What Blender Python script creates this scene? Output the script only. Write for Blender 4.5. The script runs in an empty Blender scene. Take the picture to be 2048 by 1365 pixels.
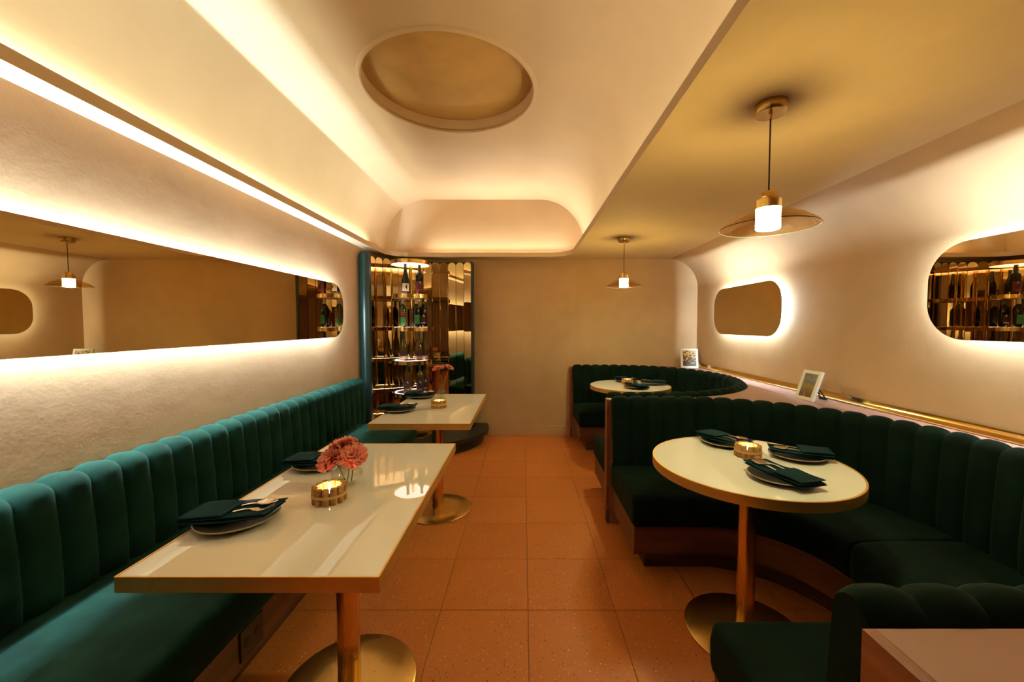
import bpy, bmesh, math, random
from mathutils import Vector, Matrix
PI = math.pi
sin, cos = math.sin, math.cos
random.seed(7)
S = bpy.context.scene
COL = S.collection

# ------------------------------------------------------------------ camera, world, exposure
cam_d = bpy.data.cameras.new('camera')
cam_d.sensor_width = 36.0
cam_d.lens = 14.0
cam_d.shift_x = -23.0 / 2048
cam_d.clip_start = 0.02
cam = bpy.data.objects.new('camera', cam_d)
COL.objects.link(cam)
cam.location = (0, 0, 1.32)
cam.rotation_euler = (math.radians(90 - 2.34), 0, 0)
S.camera = cam
W = bpy.data.worlds.new('world')
S.world = W
W.use_nodes = True
W.node_tree.nodes['Background'].inputs[0].default_value = (0.02, 0.016, 0.012, 1)
W.node_tree.nodes['Background'].inputs[1].default_value = 0.5
S.view_settings.view_transform = 'Standard'
S.view_settings.look = 'None'
S.view_settings.gamma = 1.0
S.view_settings.use_curve_mapping = False
S.view_settings.exposure = 0.12
S.cycles.max_bounces = 8
S.cycles.diffuse_bounces = 4
S.cycles.glossy_bounces = 4
S.cycles.transparent_max_bounces = 10
S.cycles.use_adaptive_sampling = True
S.cycles.adaptive_threshold = 0.10
S.cycles.adaptive_min_samples = 20
S.cycles.caustics_reflective = False
S.cycles.caustics_refractive = False
S.cycles.sample_clamp_indirect = 4.0
S.cycles.use_denoising = True

# light colours / strengths of the fixtures
COVE_L, COVE_R, COVE_B = ((0.86, 1.0, 0.82), 100.0), ((1.0, 0.94, 0.62), 56.0), ((1.0, 1.0, 0.84), 130.0)
HALO_COL, HALO_E, HALO_ER = (0.78, 1.0, 1.14), 420.0, 335.0
PEND_COL, PEND_E = (1.0, 0.98, 0.48), 255.0
SHELF_COL, SHELF_E = (1.0, 0.78, 0.70), 17.0
FLAME_COL, FLAME_E = (1.0, 0.66, 0.3), 700.0

# ------------------------------------------------------------------ room dimensions
XL, XR, YB, YR = -1.625, 2.05, 4.71, -2.60
ZC = 2.09
OX0, OX1, OY0, OY1 = -1.515, 0.537, -2.15, 4.55        # tray opening
VX0, VX1, VY0, VY1, ZV = -1.605, 0.69, -2.28, 4.685, 2.772
TILE, TX0, TY0 = 0.404, 0.02, 0.175
ZT = 0.74                                              # table tops
ZS = 0.425                                             # seats

# ------------------------------------------------------------------ materials
def N(nt, t, **kw):
    n = nt.nodes.new(t)
    for k, v in kw.items():
        setattr(n, k, v)
    return n
def mat(name):
    m = bpy.data.materials.new(name)
    m.use_nodes = True
    nt = m.node_tree
    return m, nt, nt.nodes['Principled BSDF']
def L(nt, a, b): nt.links.new(a, b)
def c4(c): return (c[0], c[1], c[2], 1)
def simple(name, col, rough=0.5, metal=0.0, spec=0.5, coat=0.0):
    m, nt, b = mat(name)
    b.inputs['Base Color'].default_value = c4(col)
    b.inputs['Roughness'].default_value = rough
    b.inputs['Metallic'].default_value = metal
    b.inputs['Specular IOR Level'].default_value = spec
    b.inputs['Coat Weight'].default_value = coat
    b.inputs['Coat Roughness'].default_value = 0.05
    # faint breakup so that no surface is perfectly even
    tc = N(nt, 'ShaderNodeNewGeometry'); no = N(nt, 'ShaderNodeTexNoise')
    no.inputs['Scale'].default_value = 30; no.inputs['Detail'].default_value = 0
    L(nt, tc.outputs['Position'], no.inputs['Vector'])
    mr = N(nt, 'ShaderNodeMapRange')
    mr.inputs['To Min'].default_value = max(0.0, rough * 0.96); mr.inputs['To Max'].default_value = min(1, rough * 1.04)
    L(nt, no.outputs['Fac'], mr.inputs['Value']); L(nt, mr.outputs['Result'], b.inputs['Roughness'])
    return m
def emitter(name, col, e):
    m, nt, b = mat(name)
    b.inputs['Base Color'].default_value = (0.8, 0.8, 0.8, 1)
    b.inputs['Emission Color'].default_value = c4(col)
    b.inputs['Emission Strength'].default_value = e
    return m
def plaster(name, col, var=0.10, bump=0.10, scale=1.6):
    m, nt, b = mat(name)
    g = N(nt, 'ShaderNodeNewGeometry')
    n1 = N(nt, 'ShaderNodeTexNoise'); n1.inputs['Scale'].default_value = scale; n1.inputs['Detail'].default_value = 3; n1.inputs['Roughness'].default_value = 0.6
    L(nt, g.outputs['Position'], n1.inputs['Vector'])
    cr = N(nt, 'ShaderNodeValToRGB')
    cr.color_ramp.elements[0].position = 0.3; cr.color_ramp.elements[1].position = 0.7
    cr.color_ramp.elements[0].color = c4([c * (1 - var) for c in col])
    cr.color_ramp.elements[1].color = c4([min(1, c * (1 + var)) for c in col])
    L(nt, n1.outputs['Fac'], cr.inputs['Fac']); L(nt, cr.outputs['Color'], b.inputs['Base Color'])
    b.inputs['Roughness'].default_value = 0.75
    b.inputs['Specular IOR Level'].default_value = 0.25
    n2 = N(nt, 'ShaderNodeTexNoise'); n2.inputs['Scale'].default_value = 9; n2.inputs['Detail'].default_value = 3; n2.inputs['Roughness'].default_value = 0.55
    L(nt, g.outputs['Position'], n2.inputs['Vector'])
    n3 = N(nt, 'ShaderNodeTexNoise'); n3.inputs['Scale'].default_value = 90; n3.inputs['Detail'].default_value = 1
    L(nt, g.outputs['Position'], n3.inputs['Vector'])
    mx = N(nt, 'ShaderNodeMath', operation='MULTIPLY_ADD'); mx.inputs[1].default_value = 0.22
    L(nt, n3.outputs['Fac'], mx.inputs[0]); L(nt, n2.outputs['Fac'], mx.inputs[2])
    bp = N(nt, 'ShaderNodeBump'); bp.inputs['Strength'].default_value = bump; bp.inputs['Distance'].default_value = 0.02
    L(nt, mx.outputs[0], bp.inputs['Height']); L(nt, bp.outputs['Normal'], b.inputs['Normal'])
    return m
def velvet(name, col, sheen):
    m, nt, b = mat(name)
    g = N(nt, 'ShaderNodeNewGeometry')
    n1 = N(nt, 'ShaderNodeTexNoise'); n1.inputs['Scale'].default_value = 7; n1.inputs['Detail'].default_value = 2
    L(nt, g.outputs['Position'], n1.inputs['Vector'])
    cr = N(nt, 'ShaderNodeValToRGB')
    cr.color_ramp.elements[0].position = 0.35; cr.color_ramp.elements[1].position = 0.68
    cr.color_ramp.elements[0].color = c4([c * 0.72 for c in col]); cr.color_ramp.elements[1].color = c4([c * 1.25 for c in col])
    L(nt, n1.outputs['Fac'], cr.inputs['Fac']); L(nt, cr.outputs['Color'], b.inputs['Base Color'])
    b.inputs['Roughness'].default_value = 0.85
    b.inputs['Specular IOR Level'].default_value = 0.1
    b.inputs['Sheen Weight'].default_value = 0.24
    b.inputs['Sheen Roughness'].default_value = 0.35
    b.inputs['Sheen Tint'].default_value = c4(sheen)
    n2 = N(nt, 'ShaderNodeTexNoise'); n2.inputs['Scale'].default_value = 400; n2.inputs['Detail'].default_value = 0
    L(nt, g.outputs['Position'], n2.inputs['Vector'])
    n3 = N(nt, 'ShaderNodeTexNoise'); n3.inputs['Scale'].default_value = 14; n3.inputs['Detail'].default_value = 1
    L(nt, g.outputs['Position'], n3.inputs['Vector'])
    mx = N(nt, 'ShaderNodeMath', operation='MULTIPLY_ADD'); mx.inputs[1].default_value = 0.06
    L(nt, n2.outputs['Fac'], mx.inputs[0]); L(nt, n3.outputs['Fac'], mx.inputs[2])
    bp = N(nt, 'ShaderNodeBump'); bp.inputs['Strength'].default_value = 0.25; bp.inputs['Distance'].default_value = 0.012
    L(nt, mx.outputs[0], bp.inputs['Height']); L(nt, bp.outputs['Normal'], b.inputs['Normal'])
    return m
def brushed(name, col, rough, axis_scale=(3, 3, 260)):
    m, nt, b = mat(name)
    b.inputs['Base Color'].default_value = c4(col)
    b.inputs['Metallic'].default_value = 1
    g = N(nt, 'ShaderNodeNewGeometry'); mp = N(nt, 'ShaderNodeMapping'); mp.inputs['Scale'].default_value = axis_scale
    n = N(nt, 'ShaderNodeTexNoise'); n.inputs['Scale'].default_value = 1; n.inputs['Detail'].default_value = 4
    L(nt, g.outputs['Position'], mp.inputs['Vector']); L(nt, mp.outputs['Vector'], n.inputs['Vector'])
    mr = N(nt, 'ShaderNodeMapRange'); mr.inputs['To Min'].default_value = rough * 0.75; mr.inputs['To Max'].default_value = rough * 1.35
    L(nt, n.outputs['Fac'], mr.inputs['Value']); L(nt, mr.outputs['Result'], b.inputs['Roughness'])
    return m
def wood(name, c0, c1):
    m, nt, b = mat(name)
    g = N(nt, 'ShaderNodeNewGeometry'); mp = N(nt, 'ShaderNodeMapping'); mp.inputs['Scale'].default_value = (2.2, 2.2, 26)
    n = N(nt, 'ShaderNodeTexNoise'); n.inputs['Scale'].default_value = 1.2; n.inputs['Detail'].default_value = 6; n.inputs['Distortion'].default_value = 0.7
    L(nt, g.outputs['Position'], mp.inputs['Vector']); L(nt, mp.outputs['Vector'], n.inputs['Vector'])
    cr = N(nt, 'ShaderNodeValToRGB'); cr.color_ramp.elements[0].color = c4(c0); cr.color_ramp.elements[1].color = c4(c1)
    cr.color_ramp.elements[0].position = 0.35; cr.color_ramp.elements[1].position = 0.65
    L(nt, n.outputs['Fac'], cr.inputs['Fac']); L(nt, cr.outputs['Color'], b.inputs['Base Color'])
    b.inputs['Roughness'].default_value = 0.42
    return m
def terrazzo(name):
    m, nt, b = mat(name)
    g = N(nt, 'ShaderNodeNewGeometry'); oi = N(nt, 'ShaderNodeObjectInfo')
    base = N(nt, 'ShaderNodeValToRGB')
    base.color_ramp.elements[0].color = (0.55, 0.160, 0.030, 1); base.color_ramp.elements[1].color = (0.68, 0.215, 0.045, 1)
    n0 = N(nt, 'ShaderNodeTexNoise'); n0.inputs['Scale'].default_value = 5; n0.inputs['Detail'].default_value = 4
    L(nt, g.outputs['Position'], n0.inputs['Vector'])
    av = N(nt, 'ShaderNodeMath', operation='MULTIPLY_ADD'); av.inputs[1].default_value = 0.45
    sc = N(nt, 'ShaderNodeMath', operation='MULTIPLY'); sc.inputs[1].default_value = 0.55
    L(nt, n0.outputs['Fac'], sc.inputs[0]); L(nt, oi.outputs['Random'], av.inputs[0]); L(nt, sc.outputs[0], av.inputs[2])
    L(nt, av.outputs[0], base.inputs['Fac'])
    cur = base.outputs['Color']
    for scale, thr, col, off in ((95, 0.20, (0.72, 0.40, 0.20), 0), (60, 0.16, (0.80, 0.52, 0.30), 3.3), (80, 0.20, (0.12, 0.03, 0.012), 7.7), (150, 0.22, (0.62, 0.26, 0.10), 1.7)):
        mp = N(nt, 'ShaderNodeMapping'); mp.inputs['Location'].default_value = (off, off, off); L(nt, g.outputs['Position'], mp.inputs['Vector'])
        v = N(nt, 'ShaderNodeTexVoronoi'); v.inputs['Scale'].default_value = scale; L(nt, mp.outputs['Vector'], v.inputs['Vector'])
        sp = N(nt, 'ShaderNodeSeparateColor'); L(nt, v.outputs['Color'], sp.inputs['Color'])
        gate = N(nt, 'ShaderNodeMath', operation='LESS_THAN'); gate.inputs[1].default_value = 0.42; L(nt, sp.outputs['Red'], gate.inputs[0])
        rad = N(nt, 'ShaderNodeMath', operation='MULTIPLY'); rad.inputs[1].default_value = thr * 1.5; L(nt, sp.outputs['Green'], rad.inputs[0])
        lt = N(nt, 'ShaderNodeMath', operation='LESS_THAN'); L(nt, v.outputs['Distance'], lt.inputs[0]); L(nt, rad.outputs[0], lt.inputs[1])
        f = N(nt, 'ShaderNodeMath', operation='MULTIPLY'); L(nt, gate.outputs[0], f.inputs[0]); L(nt, lt.outputs[0], f.inputs[1])
        f2 = N(nt, 'ShaderNodeMath', operation='MULTIPLY'); f2.inputs[1].default_value = 0.7; L(nt, f.outputs[0], f2.inputs[0])
        mx = N(nt, 'ShaderNodeMix', data_type='RGBA'); L(nt, f2.outputs[0], mx.inputs[0]); L(nt, cur, mx.inputs[6]); mx.inputs[7].default_value = c4(col)
        cur = mx.outputs[2]
    L(nt, cur, b.inputs['Base Color'])
    b.inputs['Roughness'].default_value = 0.42
    b.inputs['Specular IOR Level'].default_value = 0.35
    return m
def thin_glass(name, tint, refl_rough=0.02, ior=1.5, boost=0.0):
    m = bpy.data.materials.new(name); m.use_nodes = True; nt = m.node_tree
    nt.nodes.clear()
    out = N(nt, 'ShaderNodeOutputMaterial'); mx = N(nt, 'ShaderNodeMixShader')
    tr = N(nt, 'ShaderNodeBsdfTransparent'); tr.inputs[0].default_value = c4(tint)
    gl = N(nt, 'ShaderNodeBsdfGlossy'); gl.inputs['Roughness'].default_value = refl_rough; gl.inputs[0].default_value = (1, 1, 1, 1)
    # Schlick reflectance, the same from either side of the thin wall
    lw = N(nt, 'ShaderNodeLayerWeight'); lw.inputs[0].default_value = 0.5
    pw_ = N(nt, 'ShaderNodeMath', operation='POWER'); pw_.inputs[1].default_value = 4.0; L(nt, lw.outputs['Facing'], pw_.inputs[0])
    f0 = ((ior - 1) / (ior + 1)) ** 2 + boost
    ad = N(nt, 'ShaderNodeMath', operation='MULTIPLY_ADD'); ad.inputs[1].default_value = 0.8 - f0; ad.inputs[2].default_value = f0; L(nt, pw_.outputs[0], ad.inputs[0])
    L(nt, ad.outputs[0], mx.inputs[0]); L(nt, tr.outputs[0], mx.inputs[1]); L(nt, gl.outputs[0], mx.inputs[2]); L(nt, mx.outputs[0], out.inputs[0])
    return m
def picture(name, kind):
    m, nt, b = mat(name)
    tc = N(nt, 'ShaderNodeTexCoord')
    no = N(nt, 'ShaderNodeTexNoise'); no.inputs['Detail'].default_value = 5
    cr = N(nt, 'ShaderNodeValToRGB')
    L(nt, tc.outputs['Object'], no.inputs['Vector'])
    if kind == 'blossom':
        no.inputs['Scale'].default_value = 42
        e = cr.color_ramp.elements
        e[0].position = 0.42; e[0].color = (0.03, 0.014, 0.008, 1); e[1].position = 0.55; e[1].color = (0.50, 0.26, 0.03, 1)
        x = e.new(0.50); x.color = (0.12, 0.04, 0.012, 1); x = e.new(0.63); x.color = (0.55, 0.33, 0.06, 1); x = e.new(0.72); x.color = (0.28, 0.24, 0.24, 1)
        sp = N(nt, 'ShaderNodeSeparateXYZ'); L(nt, tc.outputs['Object'], sp.inputs[0])
        ma = N(nt, 'ShaderNodeMath', operation='MULTIPLY_ADD'); ma.inputs[1].default_value = 1.1; L(nt, sp.outputs['Z'], ma.inputs[0])
        L(nt, no.outputs['Fac'], ma.inputs[2])
        sb = N(nt, 'ShaderNodeMath', operation='SUBTRACT'); sb.inputs[1].default_value = 0.12; L(nt, ma.outputs[0], sb.inputs[0])
        L(nt, sb.outputs[0], cr.inputs['Fac'])
        L(nt, cr.outputs['Color'], b.inputs['Base Color'])
    else:
        no.inputs['Scale'].default_value = 22
        sp = N(nt, 'ShaderNodeSeparateXYZ'); L(nt, tc.outputs['Object'], sp.inputs[0])
        ma = N(nt, 'ShaderNodeMath', operation='MULTIPLY_ADD'); ma.inputs[1].default_value = 0.06; L(nt, no.outputs['Fac'], ma.inputs[0]); L(nt, sp.outputs['Z'], ma.inputs[2])
        mr = N(nt, 'ShaderNodeMapRange'); mr.inputs['From Min'].default_value = 0.02; mr.inputs['From Max'].default_value = 0.21; L(nt, ma.outputs[0], mr.inputs['Value'])
        e = cr.color_ramp.elements
        e[0].position = 0.0; e[0].color = (0.16, 0.06, 0.015, 1); e[1].position = 1.0; e[1].color = (0.08, 0.055, 0.055, 1)
        for p, c in ((0.3, (0.10, 0.07, 0.012)), (0.55, (0.25, 0.14, 0.015)), (0.62, (0.22, 0.13, 0.02)), (0.68, (0.11, 0.08, 0.075)), (0.8, (0.17, 0.13, 0.13))):
            x = e.new(p); x.color = c4(c)
        L(nt, mr.outputs['Result'], cr.inputs['Fac'])
        # diagonal path
        pth = N(nt, 'ShaderNodeMath', operation='MULTIPLY_ADD'); pth.inputs[1].default_value = 0.30; L(nt, sp.outputs['Z'], pth.inputs[0]); L(nt, sp.outputs['X'], pth.inputs[2])
        ab = N(nt, 'ShaderNodeMath', operation='ABSOLUTE'); L(nt, pth.outputs[0], ab.inputs[0])
        wd = N(nt, 'ShaderNodeMapRange'); wd.inputs['From Min'].default_value = 0.02; wd.inputs['From Max'].default_value = 0.11; wd.inputs['To Min'].default_value = 0.022; wd.inputs['To Max'].default_value = 0.0
        L(nt, ma.outputs[0], wd.inputs['Value'])
        lt = N(nt, 'ShaderNodeMath', operation='LESS_THAN'); L(nt, ab.outputs[0], lt.inputs[0]); L(nt, wd.outputs['Result'], lt.inputs[1])
        mx = N(nt, 'ShaderNodeMix', data_type='RGBA'); L(nt, lt.outputs[0], mx.inputs[0]); L(nt, cr.outputs['Color'], mx.inputs[6]); mx.inputs[7].default_value = (0.30, 0.10, 0.03, 1)
        L(nt, mx.outputs[2], b.inputs['Base Color'])
    b.inputs['Roughness'].default_value = 0.3
    return m

M = {}
M['plaster'] = plaster('warm_plaster', (0.53, 0.335, 0.18), 0.11, 0.055)
M['plaster_ceiling'] = plaster('ceiling_plaster', (0.70, 0.51, 0.33), 0.06, 0.05)
M['medallion'] = plaster('ochre_plaster', (0.56, 0.32, 0.10), 0.16, 0.04, 2.2)
M['grout'] = simple('grout', (0.30, 0.17, 0.09), 0.8)
M['terrazzo'] = terrazzo('orange_terrazzo')
M['velvet'] = velvet('green_velvet', (0.0058, 0.030, 0.021), (0.16, 0.42, 0.34))
M['velvet_shaded'] = velvet('shaded_green_velvet', (0.0024, 0.0100, 0.0060), (0.07, 0.18, 0.12))  # same velvet as the banquette, its colour darkened for the shade in the booths
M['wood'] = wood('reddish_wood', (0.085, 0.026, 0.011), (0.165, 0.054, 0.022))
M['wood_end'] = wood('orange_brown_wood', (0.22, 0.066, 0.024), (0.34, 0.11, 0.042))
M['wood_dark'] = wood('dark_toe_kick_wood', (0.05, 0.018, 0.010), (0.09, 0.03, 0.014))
M['ledge'] = simple('pink_ledge', (0.34, 0.165, 0.115), 0.45)
M['brass'] = brushed('brushed_brass', (0.86, 0.55, 0.17), 0.36)
M['brass_canopy'] = brushed('antique_brass', (0.50, 0.33, 0.10), 0.22)
M['brass_edge'] = brushed('brushed_brass_edge', (0.92, 0.60, 0.19), 0.48)
M['brass_column'] = brushed('brushed_brass_column', (0.80, 0.48, 0.15), 0.24, (160, 160, 2))
M['brass_bright'] = brushed('polished_brass', (0.85, 0.58, 0.18), 0.14)
M['brass_disc'] = brushed('spun_brass', (0.70, 0.45, 0.14), 0.30, (40, 40, 40))
M['tabletop'] = simple('cream_glass', (0.93, 0.89, 0.80), 0.006)
M['tabletop'].node_tree.nodes['Principled BSDF'].inputs['IOR'].default_value = 2.0
M['mirror'] = simple('bronze_mirror', (0.70, 0.57, 0.34), 0.008, 1)
M['panel'] = simple('gold_mirror', (0.58, 0.42, 0.19), 0.012, 1)
M['mirror_edge'] = simple('mirror_edge', (0.03, 0.03, 0.025), 0.3)
M['green_paint'] = simple('dark_green_lacquer', (0.003, 0.018, 0.015), 0.33)
M['dark_plinth'] = simple('black_green_plinth', (0.008, 0.014, 0.014), 0.45)
M['napkin'] = velvet('teal_napkin', (0.004, 0.026, 0.032), (0.05, 0.14, 0.16))
M['plate'] = simple('stoneware_plate', (0.020, 0.022, 0.016), 0.3, 0, 0.4)
M['plate_rim'] = simple('bare_clay_rim', (0.30, 0.23, 0.12), 0.35)
M['steel'] = simple('cutlery_steel', (0.82, 0.74, 0.66), 0.13, 1)
M['cork'] = plaster('cork', (0.45, 0.22, 0.075), 0.35, 0.5, 60)
M['twine'] = simple('raffia_band', (0.55, 0.34, 0.13), 0.7)
M['wax'] = simple('candle_wax', (0.85, 0.72, 0.52), 0.45)
M['wax'].node_tree.nodes['Principled BSDF'].inputs['Subsurface Weight'].default_value = 0.0
M['tin'] = simple('tealight_tin', (0.75, 0.7, 0.62), 0.3, 1)
M['flame'] = emitter('flame', FLAME_COL, FLAME_E)
M['wick'] = simple('wick', (0.02, 0.015, 0.01), 0.9)
M['glass'] = thin_glass('clear_glass', (0.955, 0.97, 0.945), 0.02, 1.5, 0.02)
M['water'] = thin_glass('water', (0.96, 0.975, 0.95), 0.02, 1.15)
M['amber'] = thin_glass('amber_glass', (0.86, 0.63, 0.33), 0.03, 1.5, 0.03)
M['petal'] = plaster('coral_petal', (0.97, 0.33, 0.24), 0.10, 0.1, 60)
M['petal'].node_tree.nodes['Principled BSDF'].inputs['Roughness'].default_value = 0.6
M['stem'] = simple('flower_stem', (0.10, 0.16, 0.03), 0.5)
M['cord'] = simple('lamp_cord', (0.02, 0.014, 0.01), 0.6)
M['diffuser'] = emitter('lamp_diffuser', PEND_COL, PEND_E)
M['led_cove_l'] = emitter('cove_tape_left', *COVE_L)
M['led_cove_r'] = emitter('cove_tape_right', *COVE_R)
M['led_cove_b'] = emitter('cove_tape_back', *COVE_B)
M['led_halo'] = emitter('mirror_tape', HALO_COL, HALO_E)
M['led_halo_r'] = emitter('short_mirror_tape', HALO_COL, HALO_ER)
M['led_shelf'] = emitter('shelf_tape', SHELF_COL, SHELF_E)
M['led_panel'] = emitter('shelf_panel', SHELF_COL, 3.0)
M['shelf_top'] = simple('shelf_top', (0.22, 0.13, 0.10), 0.3)
M['shelf_white'] = simple('shelf_underside', (0.72, 0.55, 0.45), 0.5)
M['frame_white'] = simple('white_frame', (0.74, 0.66, 0.54), 0.4)
M['easel'] = simple('black_easel', (0.012, 0.010, 0.010), 0.5)
M['pic_blossom'] = picture('yellow_blossom_print', 'blossom')
M['pic_field'] = picture('field_path_print', 'field')
M['curtain'] = simple('pink_curtain', (0.42, 0.26, 0.20), 0.8)
M['outlet'] = simple('black_outlet', (0.02, 0.016, 0.014), 0.4)
M['bottle_dark'] = simple('dark_bottle_glass', (0.010, 0.011, 0.007), 0.06, 0, 0.35)
M['bottle_olive'] = simple('olive_bottle_glass', (0.06, 0.065, 0.012), 0.06, 0, 0.35)
M['bottle_amber'] = simple('amber_bottle_glass', (0.10, 0.055, 0.010), 0.06, 0, 0.35)
M['foil_dark'] = simple('dark_foil', (0.02, 0.014, 0.012), 0.35)
M['foil_white'] = simple('pale_foil', (0.6, 0.52, 0.45), 0.35)
M['foil_green'] = simple('green_foil', (0.03, 0.07, 0.02), 0.35)
M['lab_cream'] = simple('cream_label', (0.70, 0.60, 0.48), 0.6, 0, 0.12)
M['lab_wine'] = simple('wine_red_label', (0.13, 0.035, 0.035), 0.6, 0, 0.12)
M['lab_green'] = simple('green_label', (0.06, 0.22, 0.09), 0.6, 0, 0.12)
M['lab_red'] = simple('red_label', (0.55, 0.05, 0.03), 0.6, 0, 0.12)
M['lab_mauve'] = simple('mauve_label', (0.055, 0.032, 0.034), 0.6, 0, 0.12)
M['lab_pink'] = simple('pale_pink_label', (0.50, 0.31, 0.24), 0.6, 0, 0.12)
M['ink'] = simple('label_ink', (0.02, 0.018, 0.018), 0.6, 0, 0.12)

# ------------------------------------------------------------------ object helpers
def tag(o, label=None, cat=None, group=None, kind=None):
    if label: o['label'] = label
    if cat: o['category'] = cat
    if group: o['group'] = group
    if kind: o['kind'] = kind
    return o
def empty(name, loc=(0, 0, 0), rz=0.0):
    o = bpy.data.objects.new(name, None); o.empty_display_size = 0.05
    COL.objects.link(o); o.location = loc; o.rotation_euler = (0, 0, rz)
    return o
def obj(name, V, F, m, parent=None, smooth=False, loc=None):
    me = bpy.data.meshes.new(name)
    me.from_pydata([tuple(v) for v in V], [], F)
    me.update()
    o = bpy.data.objects.new(name, me); COL.objects.link(o)
    if m is not None: me.materials.append(M[m] if isinstance(m, str) else m)
    if smooth:
        me.polygons.foreach_set('use_smooth', [True] * len(me.polygons))
        if smooth != 'all':
            me.set_sharp_from_angle(angle=math.radians(38))
    if parent is not None: o.parent = parent
    if loc: o.location = loc
    return o
def fix(o):
    bm = bmesh.new(); bm.from_mesh(o.data); bmesh.ops.remove_doubles(bm, verts=bm.verts, dist=1e-6)
    bmesh.ops.recalc_face_normals(bm, faces=bm.faces); bm.to_mesh(o.data); bm.free(); return o
def copy_tree(o, parent=None):
    c = o.copy(); COL.objects.link(c); c.parent = parent
    for ch in list(o.children): copy_tree(ch, c)
    return c
def merge(*parts):
    V, F = [], []
    for v, f in parts:
        n = len(V); V += list(v); F += [tuple(i + n for i in q) for q in f]
    return V, F
def box(x0, x1, y0, y1, z0, z1):
    V = [(x0, y0, z0), (x1, y0, z0), (x1, y1, z0), (x0, y1, z0), (x0, y0, z1), (x1, y0, z1), (x1, y1, z1), (x0, y1, z1)]
    return V, [(0, 3, 2, 1), (4, 5, 6, 7), (0, 1, 5, 4), (1, 2, 6, 5), (2, 3, 7, 6), (3, 0, 4, 7)]
def bbox(x0, x1, y0, y1, z0, z1, b):
    """box with chamfered edges"""
    V, F = box(x0, x1, y0, y1, z0, z1)
    bm = bmesh.new(); vs = [bm.verts.new(v) for v in V]
    for f in F: bm.faces.new([vs[i] for i in f])
    bmesh.ops.bevel(bm, geom=list(bm.edges), offset=b, segments=2, affect='EDGES', profile=0.6)
    bm.verts.index_update()
    V = [tuple(v.co) for v in bm.verts]; F = [tuple(v.index for v in f.verts) for f in bm.faces]; bm.free()
    return V, F
def lathe(prof, n=32, cx=0, cy=0, cz=0, cap=True, rib=None):
    """prof: (r, z) from bottom to top"""
    V, F = [], []
    for k, (r, z) in enumerate(prof):
        for i in range(n):
            a = 2 * PI * i / n
            rr = r * (1 + rib(a, z)) if rib else r
            V.append((cx + rr * cos(a), cy + rr * sin(a), cz + z))
    for k in range(len(prof) - 1):
        for i in range(n):
            j = (i + 1) % n
            F.append((k * n + i, k * n + j, (k + 1) * n + j, (k + 1) * n + i))
    if cap:
        if prof[0][0] > 1e-5: F.append(tuple(range(n - 1, -1, -1)))
        if prof[-1][0] > 1e-5: F.append(tuple((len(prof) - 1) * n + i for i in range(n)))
    return V, F
def tube(pts, r, n=8, cap=True):
    V, F = [], []
    P = [Vector(p) for p in pts]
    rs = r if isinstance(r, (list, tuple)) else [r] * len(P)
    up = Vector((0, 0, 1))
    for k, p in enumerate(P):
        t = (P[min(k + 1, len(P) - 1)] - P[max(k - 1, 0)]).normalized()
        ref = up if abs(t.z) < 0.9 else Vector((1, 0, 0))
        a = t.cross(ref).normalized(); b = t.cross(a).normalized()
        for i in range(n):
            g = 2 * PI * i / n
            V.append(tuple(p + a * (rs[k] * cos(g)) + b * (rs[k] * sin(g))))
    for k in range(len(P) - 1):
        for i in range(n):
            j = (i + 1) % n
            F.append((k * n + i, k * n + j, (k + 1) * n + j, (k + 1) * n + i))
    if cap:
        F.append(tuple(range(n - 1, -1, -1))); F.append(tuple((len(P) - 1) * n + i for i in range(n)))
    return V, F
def rrect(x0, x1, y0, y1, r, n=10):
    """counter-clockwise rounded rectangle outline"""
    pts = []
    for cx, cy, a0 in ((x1 - r, y0 + r, -PI / 2), (x1 - r, y1 - r, 0), (x0 + r, y1 - r, PI / 2), (x0 + r, y0 + r, PI)):
        for i in range(n + 1):
            a = a0 + PI / 2 * i / n
            pts.append((cx + r * cos(a), cy + r * sin(a)))
    return pts
def prism(pts, z0, z1):
    n = len(pts)
    V = [(x, y, z0) for x, y in pts] + [(x, y, z1) for x, y in pts]
    F = [tuple(range(n - 1, -1, -1)), tuple(range(n, 2 * n))]
    F += [(i, (i + 1) % n, n + (i + 1) % n, n + i) for i in range(n)]
    return V, F
def loops(Ls, closed=True):
    """skin a list of equally long 3-D loops"""
    n = len(Ls[0]); V = [p for l in Ls for p in l]; F = []
    for k in range(len(Ls) - 1):
        for i in range(n if closed else n - 1):
            j = (i + 1) % n
            F.append((k * n + i, k * n + j, (k + 1) * n + j, (k + 1) * n + i))
    return V, F
def rect_map(pts, cx, cy, x0, x1, y0, y1):
    """project points radially from (cx, cy) on the rectangle; returns inner/outer loops with the corners added"""
    def proj(dx, dy):
        t = 1e9
        if dx > 1e-9: t = min(t, (x1 - cx) / dx)
        if dx < -1e-9: t = min(t, (x0 - cx) / dx)
        if dy > 1e-9: t = min(t, (y1 - cy) / dy)
        if dy < -1e-9: t = min(t, (y0 - cy) / dy)
        return (cx + dx * t, cy + dy * t)
    inner = list(pts)
    outer = [proj(p[0] - cx, p[1] - cy) for p in inner]
    for corner in ((x0, y0), (x1, y0), (x1, y1), (x0, y1)):
        k = min(range(len(outer)), key=lambda i: (outer[i][0] - corner[0]) ** 2 + (outer[i][1] - corner[1]) ** 2)
        outer[k] = corner
    return inner, outer

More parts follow.
